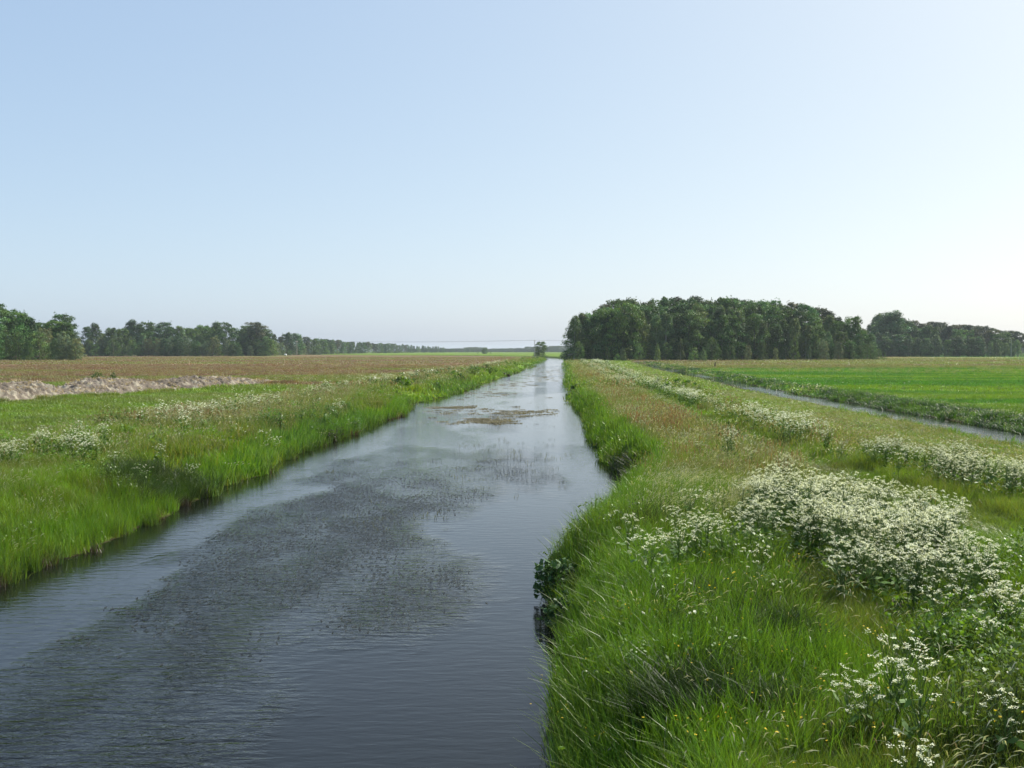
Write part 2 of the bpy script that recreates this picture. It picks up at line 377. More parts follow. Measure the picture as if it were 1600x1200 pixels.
hz = quads_mesh('haze', [(x, y, z) for z in (-3, 36) for x, y in ((-7000, -60), (7000, -60), (7000, 6500), (-7000, 6500))],
                [(0, 3, 2, 1), (4, 5, 6, 7), (0, 1, 5, 4), (1, 2, 6, 5), (2, 3, 7, 6), (3, 0, 4, 7)])
hm = bpy.data.materials.new('haze_air'); hm.use_nodes = True; hn = hm.node_tree; hn.nodes.remove(hn.nodes['Principled BSDF'])
pv = hn.nodes.new('ShaderNodeVolumePrincipled'); pv.inputs['Color'].default_value = (0.80, 0.92, 0.97, 1); pv.inputs['Density'].default_value = 0.00008; pv.inputs['Anisotropy'].default_value = 0.2
hn.links.new(pv.outputs[0], hn.nodes['Material Output'].inputs['Volume']); hz.materials.append(hm)
ho = bpy.data.objects.new('haze', hz); COL.objects.link(ho); props(ho, kind='stuff')

# ------------------------------------------------------------------ scattered ground cover (instances of tufts)
def cover(name, protos, pts, idx, rot, scl, tint, label):
    n = len(pts); me = bpy.data.meshes.new(name); me.vertices.add(n); me.vertices.foreach_set('co', np.asarray(pts, np.float32).ravel())
    for k, v in (('rot', rot), ('scl', scl), ('tint', tint)):
        a = me.attributes.new(k, 'FLOAT_VECTOR', 'POINT'); a.data.foreach_set('vector', np.asarray(v, np.float32).ravel())
    a = me.attributes.new('idx', 'INT', 'POINT'); a.data.foreach_set('value', np.asarray(idx, np.int32))
    o = bpy.data.objects.new(name, me); COL.objects.link(o); props(o, label, None, None, 'stuff')
    gt = bpy.data.node_groups.new(name + '_scatter', 'GeometryNodeTree')
    gt.interface.new_socket('Geometry', in_out='INPUT', socket_type='NodeSocketGeometry')
    gt.interface.new_socket('Geometry', in_out='OUTPUT', socket_type='NodeSocketGeometry')
    N = gt.nodes; L = gt.links; gi = N.new('NodeGroupInput'); go = N.new('NodeGroupOutput'); J = N.new('GeometryNodeJoinGeometry')
    def na(nm, ty):
        k = N.new('GeometryNodeInputNamedAttribute'); k.data_type = ty; k.inputs['Name'].default_value = nm; return k.outputs['Attribute']
    ar, asc, ai = na('rot', 'FLOAT_VECTOR'), na('scl', 'FLOAT_VECTOR'), na('idx', 'INT')
    for i, me_p in enumerate(protos):
        po = bpy.data.objects.new(name + '_tuft', me_p)
        oi = N.new('GeometryNodeObjectInfo'); oi.inputs['Object'].default_value = po; oi.inputs['As Instance'].default_value = False
        cp = N.new('FunctionNodeCompare'); cp.data_type = 'INT'; cp.operation = 'EQUAL'; L.new(ai, cp.inputs[2]); cp.inputs[3].default_value = i
        ip = N.new('GeometryNodeInstanceOnPoints'); L.new(gi.outputs[0], ip.inputs['Points']); L.new(cp.outputs[0], ip.inputs['Selection'])
        L.new(oi.outputs['Geometry'], ip.inputs['Instance']); L.new(ar, ip.inputs['Rotation']); L.new(asc, ip.inputs['Scale'])
        L.new(ip.outputs[0], J.inputs[0])
    L.new(J.outputs[0], go.inputs[0])
    md = o.modifiers.new('scatter', 'NODES'); md.node_group = gt
    return o

G1 = (1, 1, 1)
def tuft(kind, lod):
    q = QB(); k = (1, 2.6, 7.5, 18)[lod]; rad = (.24, .42, 1.0, 2.3)[lod]; wd = (.0085, .024, .070, .17)[lod]; m = (1, .8, .8, .8)[lod]; ns = 2 if lod < 2 else 2
    if kind == 'green':
        blades(q, int(50 * m), rad, .18, .50, wd, .22, .30, G1, .42, nseg=ns, hue=.15)
        blades(q, int(6 * m), rad, .2, .5, wd, .3, .35, (1.5, 1.05, 1.3), .25, nseg=ns)
        blades(q, 2, rad, .25, .55, wd * .8, .4, .5, (.19, .17, .09), .3, tm=0, nseg=ns)
    elif kind == 'seedy':
        blades(q, int(20 * m), rad, .2, .5, wd * .9, .3, .35, G1, .28, nseg=ns, hue=.15)
        for col, nn in (((.30, .30, .18), 4), ((.27, .21, .14), 3), ((.34, .36, .26), 3)):
            t, d = blades(q, nn, rad, .5, .85, wd * .45, .15, .25, (.24, .24, .11), .2, tm=0, nseg=ns, bias=(.10, 0))
            heads(q, t, d, .11 if lod < 2 else .16, wd * (1.5 if lod < 2 else 1.0), col, .3, droop=.3)
    elif kind == 'red':
        blades(q, int(18 * m), rad, .2, .45, wd * .9, .3, .35, G1, .28, nseg=ns)
        t, d = blades(q, 12, rad, .45, .8, wd * .5, .12, .1, (.22, .17, .08), .25, tm=0, nseg=ns)
        heads(q, t, d, .2, wd * 1.3, (.27, .165, .10), .35, droop=.0)
    elif kind == 'silver':
        blades(q, int(16 * m), rad, .2, .5, wd * .8, .3, .4, G1, .25, nseg=ns)
        t, d = blades(q, 12, rad, .5, .85, wd * .5, .12, .40, (.30, .32, .20), .2, tm=0, nseg=ns, bias=(.28, 0))
        heads(q, t, d, .16, wd * 1.4, (.46, .47, .36), .25, droop=.3)
    elif kind == 'reed':
        blades(q, int(24 * m), rad * .9, .35, .85, wd * 1.35, .16, .18, G1, .36, nseg=ns, hue=.12)
        blades(q, int(5 * m), rad * .9, .5, .9, wd * 1.2, .3, .5, (1.25, 1.0, 1.3), .25, nseg=ns)
    elif kind == 'sedge':
        blades(q, int(64 * m), rad * 1.1, .35, .70, wd * .95, .35, .65, (.34, .42, .72), .4, nseg=ns)
        blades(q, int(3 * m), rad * 1.1, .4, .65, wd * .7, .3, .9, (1.1, 1.0, 1.9), .3, nseg=ns)
    elif kind == 'short':
        blades(q, int(34 * m), rad, .10, .28, wd * .9, .35, .4, G1, .28, nseg=ns, hue=.15)
    elif kind == 'weed':                                           # nettles, docks and other broad leaves
        t, d = blades(q, 7, rad * .8, .4, .8, wd * .7, .15, .15, (.9, .8, .9), .2, nseg=ns)
        for a in range(7):
            nl = 14; P = t[a] * np.array([1, 1, 0])[None] + np.stack([rng.normal(0, .06 * (1 + lod * .5), nl), rng.normal(0, .06 * (1 + lod * .5), nl), rng.uniform(.1, 1, nl) * t[a][2]], 1)
            leafquads(q, P, rng.normal(size=(nl, 3)) * .7 + [0, 0, 1], (.055, .11, .3, .6)[lod], np.array([.75, .85, 1.0]) * (1 + .3 * rng.uniform(-1, 1, (nl, 1))))
    elif kind == 'buttercup':
        t, d = blades(q, 7, rad * 1.6, .35, .6, wd * .4, .15, .1, (.12, .2, .04), .2, tm=0, nseg=ns)
        leafquads(q, np.repeat(t, 2, 0) + rng.normal(0, .004, (14, 3)), rng.normal(size=(14, 3)) * .5 + [0, -.4, 1], .024, np.tile([.75, .55, .03], (14, 1)), tm=0, asp=.9)
    return q.mesh('tuft_' + kind, M_GRASS)
KINDS = ['green', 'seedy', 'red', 'silver', 'reed', 'sedge', 'short', 'weed', 'buttercup']
PROT = []; PIX = {}
for lod in range(4):
    for k in KINDS:
        nv = 3 if (lod == 0 and k in ('green', 'seedy', 'reed')) else 2 if lod < 2 else 1
        PIX[(k, lod)] = (len(PROT), nv)
        for v in range(nv): PROT.append(tuft(k, lod))

def heap_dist(x, y):
    t, dd = along(x, y); return dd
HA = np.array([-46.5, 52.0]); HB = np.array([-30.0, 127.0])
def along(x, y):
    v = HB - HA; Ln = np.hypot(*v); v = v / Ln
    s = (x - HA[0]) * v[0] + (y - HA[1]) * v[1]; n = (x - HA[0]) * v[1] - (y - HA[1]) * v[0]
    return s / Ln, np.where((s < 0) | (s > Ln), 99, np.abs(n))

def sample(d0, d1, dens, extra=4.0):
    A = 1.14 * (d1 - d0) * (d0 + d1) / 2 + 2 * extra * (d1 - d0); n = int(A * dens * 1.02)
    y = np.sqrt(rng.uniform(d0 ** 2, d1 ** 2, n)) if d0 > 15 else rng.uniform(d0, d1, n)
    x = rng.uniform(-1, 1, n) * (0.57 * y + extra)
    return x, y

SEDGE = [(-11.4, 32.6, 1.1, 2.4), (1.95, 10.6, .55, .55), (2.8, 10.3, .35, .3), (4.3, 39.5, .8, 2.6), (3.6, 12.9, .45, .5)]
def right_near(x, y): return (x > xr(y)) & (y < 24)
def lay(d0, d1, dens, lod):
    x, y = sample(d0, d1, dens); l = xl(y) - x; r = x - xr(y); e = np.maximum(l, r)
    z = gz(x, y); dit = x - dl(y); ditr = dit - dw(y)
    ok = (e > 0.02 - .35 * sstep(.45, .7, fbm(x / 1.1, y / 1.1, 151, 2)) * (l > r)) & (z > -0.45) & (y < 1000) & ~((dit > -.05) & (ditr < .05) & (y < 370))
    hd = along(x, y)[1]; ok &= hd > 2.6
    # thin out: smaller per-instance weight in the open field
    x, y, z, l, r, dit, ditr, hd = [a[ok] for a in (x, y, z, l, r, dit, ditr, hd)]
    n = len(x); u = rng.uniform(0, 1, n)
    n1 = fbm(x / 2.3, y / 2.3, 31, 3); n2 = fbm(x / 9, y / 14, 37, 3); n4 = fbm(x / 1.3, y / 1.3, 53, 3); e = np.maximum(l, r)
    K = np.full(n, 0)
    hs = np.ones(n)
    left = l > -.5; right = ~left
    # default mix
    K = np.where(u < .05 + .12 * sstep(.45, .6, n2), 1, K)
    K = np.where((u > .985), 3, K)
    K = np.where((n4 > .70) & (u > .7), 7, K)
    K = np.where(right_near(x, y) & (K == 1) & (u > .015), 0, K)
    # tan / reddish stretch on the right bank and left bank top
    tanr = right & (r > 1.1) & (r < 8) & (y > 23 + 4 * (n1 - .5) * 4)
    K = np.where(tanr, np.where(u < .17, 1, np.where(u < .19, 2, np.where(u < .26, 3, 0))), K)
    K = np.where(tanr & (n1 > .68) & (u < .8), np.where(u < .14, 2, np.where(u < .38, 1, K)), K)
    sil = right & (np.hypot((x - 4.2) / 1.7, (y - 24.5) / 3.5) < 1)
    K = np.where(sil & (u < .6), 3, K)
    tanl = left & (l > 4.0) & (l < 11) & (y > 50)
    K = np.where(tanl, np.where(u < .25, 1, np.where(u < .27, 2, np.where(u < .30, 3, K))), K)
    # reeds by the water
    reed = (e < 1.3 + .8 * (n1 - .5)) ; K = np.where(reed & (u < .72), 4, K)
    K = np.where((right & (r < 3.6) & (y > 9) & (y < 27) & (u < .35)), 4, K)
    hs = np.where(reed, np.where(right & (y > 32), .62, .85), hs)
    # sedges
    for sx, sy, rx, ry in SEDGE: K = np.where((np.hypot((x - sx) / rx, (y - sy) / ry) < 1 + .6 * (n4 - .5)) & (u < .85), 5, K)
    K = np.where(right & (n2 > .60) & (n4 > .58) & (y < 60) & (r > 1.5) & (u < .12), 5, K)
    # ditch banks
    near_d = (dit > -1.3) & (dit < 0) & (y < 370); K = np.where(near_d, np.where(u < np.where(y < 80, .12, .0), 4, 6), K); hs = np.where(near_d, .45, hs)
    far_d = (ditr > -.1) & (ditr < 2.4) & (y < 370); K = np.where(far_d, np.where(u < .40, 5, np.where(u < .50, 3, np.where(u < .8, 4, 0))), K); hs = np.where(far_d, .52, hs)
    mid_ = right & (x > 14.2 + (y - 30) * .05) & (dit < -1.3); K = np.where(mid_, np.where(u < .8, 0, 1), K); hs = np.where(mid_, .42 - .14 * sstep(60, 110, y), hs)
    # fields, mown strip, path
    field = (left & (l > 11)) | (ditr > 2.4)
    K = np.where(field, 6, K); K = np.where(field & (u < .12) & (y > 100) & (left | (y > 170)), 1, K); hs = np.where(field, .9, hs); hs = np.where(field & (K == 1), .55, hs)
    # ragged edge of the strip in front of the spoil heap
    K = np.where((hd < 4.5) & (n4 > .5), 0, K)
    pth = right & (np.abs(x - pathx(y)) < 1.25 + .5 * (n1 - .5)) & (y < 110); K = np.where(pth, 6, K); hs = np.where(pth, np.where(np.abs(x - pathx(y)) < .4, .45, .95), hs)
    pre = (left & (l > 8.5) & (l < 11)); hs = np.where(pre, .7, hs)
    but = right & (y < 17) & (r < 4) & (rng.uniform(0, 1, n) < .013); K = np.where(but, 8, K)
    hs = hs * np.where(left, 0.62 + .4 * n1 + .32 * n4, (0.52 + .45 * n1 + .5 * n4) * (.86 + .14 * sstep(20, 34, y))) * rng.uniform(.82, 1.18, n)
    tuss = np.where(left & ~field, 1.0 + .15 * sstep(.52, .7, n4), 1.0 + .2 * sstep(.55, .7, n4)); hs = hs * tuss * np.where((K == 5) & (left | (r < 5)) & (e > 0), 1.35, 1.0)
    idx = np.zeros(n, int)
    for ki, k in enumerate(KINDS):
        b, nv = PIX[(k, lod)]; idx = np.where(K == ki, b + (rng.integers(0, nv, n)), idx)
    t = tinted(x, y); t = t * (1 + .18 * rng.uniform(-1, 1, (n, 1))) * 1.02
    t = t * (.74 + .58 * fbm(x / 1.1, y / 1.5, 161, 3))[:, None] * np.where(K == 5, np.where(left, .95, .6), 1.0)[:, None]
    t = np.where((K == 4)[:, None], t * .45 + np.array([.085, .21, .018]) * .6, t)
    t = np.where((far_d & (K != 3))[:, None], np.array([.08, .165, .03]) * rng.uniform(.8, 1.2, (n, 1)), t)
    hw = rng.uniform(.85, 1.2, n)
    P = np.stack([x, y, np.maximum(z, -.12) - .02], 1); Rr = np.stack([rng.normal(0, .06, n), rng.normal(0, .06, n) + .04, rng.uniform(-.7, .7, n) + (rng.integers(0, 2, n) * np.pi) * (K != 3)], 1)
    return P, idx, Rr, np.stack([hw, hw, hs], 1), t
parts = [lay(6, 18, 72, 0), lay(18, 34, 32, 0), lay(34, 60, 13, 1), lay(60, 95, 6, 1), lay(95, 170, 1.5, 2), lay(170, 260, .8, 2), lay(260, 600, .14, 3)]
P, I, Rr, Sc, T = [np.concatenate(a) for a in zip(*parts)]
print('tufts', len(P))
cover('meadow_grass', PROT, P, I, Rr, Sc, T, 'tall green and tan meadow grass on both canal banks')

# ------------------------------------------------------------------ cow parsley
STEMC = np.array([.10, .17, .045])
def parsley_parts(detail, seed):
    """stems+leaves and flower quads of one plant"""
    a = QB(); b = QB(); h = rng.uniform(.85, 1.1)
    nb = 20 if detail else 7
    tube(a, [(0, 0, 0), (.01, .0, h * .5), (.0, .015, h * .8)], [.007, .006, .004] if detail else [.01, .008, .006], STEMC, n=3)
    for k in range(nb):
        az = rng.uniform(0, 2 * np.pi); sp = rng.uniform(.05, .34); z0 = h * rng.uniform(.35, .75); top = np.array([sp * np.cos(az), sp * np.sin(az), h * (rng.uniform(.62, 1.08) if k % 3 == 0 else rng.uniform(.84, 1.08))])
        m = np.array([top[0] * .55, top[1] * .55, z0 + (top[2] - z0) * .5])
        if detail: tube(a, [(0, 0, z0), m, top], [.004, .003, .002], STEMC, n=3)
        nu = 12 if detail else 5; rr = rng.uniform(.022, .046) if detail else rng.uniform(.04, .06)
        ang = rng.uniform(0, 2 * np.pi) + np.arange(nu) * 2.4; rad = rr * np.sqrt((np.arange(nu) + .5) / nu)
        tilt = rng.normal(0, .45, 2)
        P = top[None] + np.stack([rad * np.cos(ang), rad * np.sin(ang), .02 - rad * rad * 8 + rad * np.cos(ang) * tilt[0] + rad * np.sin(ang) * tilt[1]], 1)
        for j in range(2 if detail else 1):
            leafquads(b, P + rng.normal(0, .005, P.shape), rng.normal(size=(nu, 3)) * .35 + [0, 0, 1], .0150 if detail else .040, np.tile(np.array([.68, .71, .53]) * rng.uniform(.85, 1.08), (nu, 1)), tm=0, asp=.9)
    nl = 26 if detail else 8
    P = np.stack([rng.normal(0, .13, nl), rng.normal(0, .13, nl), h * rng.uniform(.12, .72, nl)], 1)
    leafquads(a, P, rng.normal(size=(nl, 3)) * .6 + [0, 0, 1], .13 if detail else .2, np.array([.085, .16, .03]) * rng.uniform(.7, 1.2, (nl, 1)), tm=0, asp=.4)
    return a, b
def merged(a, b, mat):
    q = QB()
    for s in (a, b):
        off = 0
        for V, Fq, C, Tt in zip(s.V, s.F, s.C, s.T): q.add(V, Fq - off, C, Tt); off += len(V)
    return q.mesh('parsley', mat)
PN = [parsley_parts(True, i) for i in range(6)]
PF = [parsley_parts(False, i) for i in range(3)]

def polypts(poly, dens):
    xs = [p[0] for p in poly]; y_ = [p[1] for p in poly]
    n = int((max(xs) - min(xs)) * (max(y_) - min(y_)) * dens)
    x = rng.uniform(min(xs), max(xs), n); y = rng.uniform(min(y_), max(y_), n)
    wx = x + .5 * (fbm(x / .7, y / .7, 91, 2) - .5) * 2; k = poly_in(wx, y, poly); return x[k], y[k]
PX = []; PY = []; PG = []
def addp(x, y, g): PX.append(np.asarray(x, float)); PY.append(np.asarray(y, float)); PG.append(np.full(len(x), g))
addp(*polypts([(4.4, 18.6), (5.1, 21.5), (5.9, 23.8), (7.0, 23.2), (8.0, 21.5), (8.2, 18.5), (7.2, 15.0), (6.6, 13.6), (5.5, 13.6), (4.9, 15.2)], 7.8), 0)
addp(*polypts([(3.3, 15.6), (3.6, 18.6), (4.3, 19.5), (4.5, 15.5), (3.9, 14.2)], .6), 0)
addp(*polypts([(4.9, 11.2), (5.2, 12.4), (7.0, 12.9), (8.0, 12), (7.5, 10.2), (6.2, 10.6)], 2.6), 1)
def blob(px, py, n, sx, sy, z, g, sc=1):
    (x, y), = ground_px([(px, py)], z); addp(x + rng.normal(0, sx, n), y + rng.normal(0, sy, n), g)
blob(1345, 1060, 2, .05, .05, 1.9, 2); blob(1405, 1050, 2, .06, .05, 1.9, 2); blob(1435, 1095, 1, .03, .05, 1.9, 2)
blob(1430, 1190, 1, .03, .03, 1.9, 2); blob(1590, 1095, 1, .1, .1, 1.95, 2); blob(1005, 850, 2, .08, .2, 1.9, 2)
blob(1080, 835, 8, .35, .6, 1.9, 2); blob(1120, 800, 8, .4, .8, 1.9, 2); blob(1240, 715, 5, .3, .5, 2, 2); blob(1175, 642, 8, .8, 2, 2, 2)
blob(1140, 690, 6, .7, 1.5, 2, 2)
def band(y0, y1, cx, w, dens, g, gate):
    n = int((y1 - y0) * w * 2 * dens); y = y0 + (y1 - y0) * rng.uniform(0, 1, n); x = cx(y) + rng.normal(0, .5, n) * w
    k = fbm(x / 2.5, y / 5.5, 97 + g, 3) + rng.normal(0, .05, n) > gate; addp(x[k], y[k], g)
bx_ = lambda y: np.interp(y, [18, 26, 33, 50, 80, 110, 300, 420], [13.2, 12.5, 12.5, 12.8, 13.4, 14.3, 25.5, 32])
band(20, 34, bx_, 1.1, 4.5, 3, .40); band(34, 60, bx_, 1.35, 4, 3, .42); band(60, 120, bx_, 1.2, 3.2, 3, .45); band(120, 330, bx_, 1.6, .8, 3, .45)
band(90, 330, lambda y: xr(y) + 5.2, 1.0, 1.0, 3, .50)
band(16, 30, lambda y: 13.4 + 0 * y, 1.0, 2.5, 3, .50)
lx = lambda o: (lambda y: xl(y) - o)
band(40, 60, lx(6.5), 1.6, .6, 4, .55); band(50, 85, lx(7.2), 2.4, 1.5, 4, .49); band(85, 130, lx(7.5), 1.6, 1.5, 4, .50); band(130, 300, lx(6.5), 1.3, .6, 4, .52)
blob(130, 672, 16, 1.3, 1.6, 2.1, 4); blob(165, 685, 12, 1.2, 1.2, 2.1, 4); blob(8, 688, 10, .5, 1.0, 2.1, 4); blob(415, 650, 8, .35, .9, 2, 4); blob(520, 622, 12, .9, 2, 2, 4); blob(300, 650, 14, 1.2, 3, 2, 4)
PX = np.concatenate(PX); PY = np.concatenate(PY); PG = np.concatenate(PG)
ok = (np.maximum(xl(PY) - PX, PX - xr(PY)) > .3) & ((PX < dl(PY) - .5)) ; PX, PY, PG = PX[ok], PY[ok], PG[ok]
D = np.hypot(PX, PY); vis = np.abs(PX) < .53 * PY + .3
order = np.argsort(np.where(vis, D, D + 1e4)); PX, PY, PG, D = PX[order], PY[order], PG[order], D[order]
PZ = gz(PX, PY)
nI = 300
def zone(x, y):
    a = 'near' if y < 16.4 else 'far' if y > 20.2 else 'middle'; m = np.interp(y, [13.6, 18.6, 23.8], [5.9, 6.1, 6.8])
    b = 'left' if x < m - 1.0 else 'right' if x > m + 1.0 else 'centre'
    return {('middle', 'centre'): 'in the very middle of'}.get((a, b), 'in the %s %s part of' % (a, b)) + ' the broad white patch'
labels = {0: ('cow parsley plant with white umbels in the broad dense patch on the right bank', 'cow parsley crowded in the broad right bank patch'),
          1: ('cow parsley plant at the right edge, nearer than the broad white patch', 'cow parsley at the near right edge'),
          2: ('cow parsley plant standing apart in small group within green grass of right bank', 'small scattered groups of cow parsley on the right bank'),
          3: ('cow parsley plant in the long white strip between mown path and ditch', 'cow parsley in the strip between path and ditch'),
          4: ('cow parsley plant along the top of the left bank', 'cow parsley along the left bank')}
pm = []
for a, b in PN: pm.append((a.mesh('parsley_stems', M_PLANT), b.mesh('parsley_blossom', M_PLANT)))
for i in range(min(nI, len(PX))):
    o = bpy.data.objects.new('cow_parsley', None); COL.objects.link(o); o.empty_display_size = .2
    o.location = (PX[i], PY[i], PZ[i] - .02); o.rotation_euler = (0, 0, random.uniform(0, 6.28)); s = random.uniform(.82, 1.12) * (1 + .22 * math.exp(-((PX[i] - 6.3) / 1.5) ** 2 - ((PY[i] - 19) / 3.6) ** 2)); o.scale = (s, s, s)
    lb, gr = labels[int(PG[i])]; lb = 'white flowering cow parsley plant ' + zone(PX[i], PY[i]) if PG[i] == 0 else lb; props(o, lb, 'plant', gr)
    st, bl = pm[random.randrange(len(pm))]
    for nm, me in (('stem', st), ('blossom', bl)):
        c = bpy.data.objects.new(nm, me); COL.objects.link(c); c.parent = o
far = np.arange(len(PX)) >= nI
n = far.sum(); lodn = D[far] > 42
pidx = np.where(lodn, 6 + rng.integers(0, 3, n), rng.integers(0, 6, n)); s = rng.uniform(.8, 1.15, n) * np.where(D[far] > 100, 1.25, 1) * (1 + .22 * np.exp(-((PX[far] - 6.3) / 1.5) ** 2 - ((PY[far] - 19) / 3.6) ** 2))
print('parsley', len(PX))
cover('cow_parsley_drift', [merged(a, b, M_FLOWER) for a, b in PN + PF], np.stack([PX[far], PY[far], PZ[far] - .02], 1), pidx,
      np.stack([rng.normal(0, .06, n), rng.normal(0, .06, n), rng.uniform(0, 6.28, n)], 1), np.stack([s, s, s], 1), np.ones((n, 3)), 'drifts of white flowering cow parsley running into the distance')

# ------------------------------------------------------------------ water plants
def weedproto(kind):
    q = QB()
    if kind == 0:      # dark ribbon leaves lying just at the surface
        n = 3; a = rng.normal(1.1, .4, n); c = rng.uniform(-.4, .4, (n, 2)); L = rng.uniform(.05, .15, n); w = rng.uniform(.012, .030, n)
        for k in range(n):
            d = np.array([np.cos(a[k]), np.sin(a[k])]) * L[k]; s = np.array([-np.sin(a[k]), np.cos(a[k])]) * w[k]; p = c[k]
            q.add([(*(p - d), .003), (*(p - s), .006), (*(p + d), .014), (*(p + s), .006)], [[0, 1, 2, 3]], G1, 1.0)
    elif kind == 1:    # matted leaf tips
        blades(q, 50, .38, .02, .07, .03, 1.2, .8, G1, .4)
        n = 46; leafquads(q, np.stack([rng.normal(0, .26, n), rng.normal(0, .22, n), rng.uniform(.005, .03, n)], 1), rng.normal(size=(n, 3)) * .12 + [0, 0, 1], .085, np.ones((n, 3)) * rng.uniform(.7, 1.2, (n, 1)), asp=.4)
    else:              # upright sparse stalks
        blades(q, 6, .22, .04, .16, .012, .4, .35, G1, .3)
    return q.mesh('weed', M_GRASS)
pts = []; wi = []; wt = []
def inwater(x, y): return (x > xl(y) + .4) & (x < xr(y) - .4)
n = 16000; y = rng.uniform(11, 46, n); x = rng.uniform(-11, 4, n); k = inwater(x, y) & (ripple(x, y) > .25 + .5 * rng.uniform(0, 1, n)) & (fbm(x / .6, y / 1.4, 103, 3) > .40) & (y > 15 + rng.uniform(0, 12, n)); x, y = x[k], y[k]
pts.append(np.stack([x, y, 0 * x], 1)); wi.append(np.zeros(len(x))); wt.append(np.array([.024, .027, .024]) * rng.uniform(.5, 2.4, (len(x), 1)))
def wb(px, py, sx, sy, n, kind, col):
    (x, y), = ground_px([(px, py)]); x = x + rng.normal(0, sx, n); y = y + rng.normal(0, sy, n); k = inwater(x, y); x, y = x[k], y[k]
    pts.append(np.stack([x, y, 0 * x], 1)); wi.append(np.full(len(x), kind)); wt.append(np.asarray(col)[None] * rng.uniform(.6, 1.3, (len(x), 1)))
BRN = (.16, .145, .09); OLV = (.11, .12, .045)
wb(705, 637, .9, .8, 60, 1, BRN); wb(760, 659, .9, 1.1, 90, 1, BRN); wb(745, 655, .5, .5, 30, 1, BRN); wb(820, 646, 1.3, 2.2, 45, 1, BRN); wb(760, 642, 2.6, 3.5, 50, 1, BRN); wb(760, 650, 2.8, 8, 120, 2, BRN)
wb(800, 600, 2.2, 10, 50, 1, BRN); wb(760, 617, 2.5, 6, 30, 1, BRN); wb(850, 590, 1.8, 14, 40, 1, BRN); wb(860, 578, 2.5, 35, 60, 1, BRN)
wb(750, 720, 2.4, 5, 60, 2, OLV); wb(700, 760, 1.4, 2.5, 22, 2, OLV); wb(780, 700, 1.8, 5, 30, 2, OLV); pass; wb(512, 738, .15, .2, 5, 2, OLV); wb(620, 810, .9, 1.6, 25, 2, OLV); pass
wp = np.concatenate(pts); wi = np.concatenate(wi).astype(int); wt = np.concatenate(wt); n = len(wp); s = rng.uniform(.7, 1.3, n)
cover('water_weed', [weedproto(0), weedproto(1), weedproto(2)], wp, wi, np.stack([0 * s, 0 * s, rng.normal(0, .22, n) + (wi == 2) * rng.uniform(0, 6, n)], 1), np.stack([s, s, s], 1), wt, 'brown and dark water weed breaking the surface of the canal')

# ------------------------------------------------------------------ spoil heap
def heap():
    v = HB - HA; Ln = np.hypot(*v); v /= Ln; nrm = np.array([v[1], -v[0]])
    ns_, nn = int(Ln / .10), 84
    s = np.linspace(0, Ln, ns_)[:, None]; t = np.linspace(-1, 1, nn)[None]
    hw = 3.1 + .6 * (fbm(s / 6, s * 0, 111, 2) - .5) * 2; endf = sstep(0, 3, s) * sstep(0, 14, Ln - s) ** .6
    hw = hw * (.35 + .65 * endf)
    mean = .03 + 1.18 * endf * (.82 + .5 * (fbm(s / 5, s * 0 + 3, 113, 3) - .5) * 2)
    X = HA[0] + v[0] * s + nrm[0] * t * hw; Y = HA[1] + v[1] * s + nrm[1] * t * hw
    prof = np.clip(1 - np.abs(t) ** 2.0, 0, 1) ** .8
    r1 = 1 - np.abs(fbm(X / 1.1, Y / 1.1, 117, 3) * 2 - 1) * 1.6; r2 = 1 - np.abs(fbm(X / .5, Y / .5, 119, 3) * 2 - 1) * 1.6
    Z = gz(X, Y) - .12 + mean * prof + (r1 - .5) * .32 * prof ** .5 * endf + (r2 - .5) * .34 * prof ** .5 * endf + (fbm(X / .16, Y / .16, 131, 2) - .5) * .22 * prof ** .3
    X = X + .12 * (fbm(X / .4, Y / .4, 121, 2) - .5); n = fbm(X / .5, Y / .5, 123, 3)[..., None]; n2 = fbm(X / 2.2, Y / 2.2, 127, 2)[..., None]
    c = np.array([.172, .146, .117]) * (.72 + .6 * n) * (1 - .25 * n2) ; c = np.where(n > .60, np.array([.25, .225, .175]), c)
    m = ground_mat(); m.name = 'dried_mud'
    me = quads_mesh('spoil_heap', np.stack([X, Y, Z], -1).reshape(-1, 3), grid_faces(*X.shape), m, {'gc': c.reshape(-1, 3)}, smooth=False)
    o = bpy.data.objects.new('spoil_heap', me); COL.objects.link(o)
    props(o, 'long low heap of lumpy pinkish brown dredged earth beyond the left bank', 'earth heap')
    return X, Y, Z
hX, hY, hZ = heap()
k = rng.integers(0, hX.size, 900); hx, hy, hzv = hX.ravel()[k], hY.ravel()[k], hZ.ravel()[k]
n = len(k)
def strawproto():
    q = QB(); blades(q, 22, .3, .08, .28, .02, 1.0, .6, G1, .4); return q.mesh('straw', M_GRASS)
s = rng.uniform(.7, 1.5, n)
cover('dry_straw', [strawproto()], np.stack([hx, hy, hzv - .02], 1), np.zeros(n), np.stack([0 * s, 0 * s, rng.uniform(0, 6, n)], 1), np.stack([s, s, s], 1), np.array([.40, .32, .20]) * rng.uniform(.6, 1.2, (n, 1)), 'dry straw and roots sticking out of the earth heap')
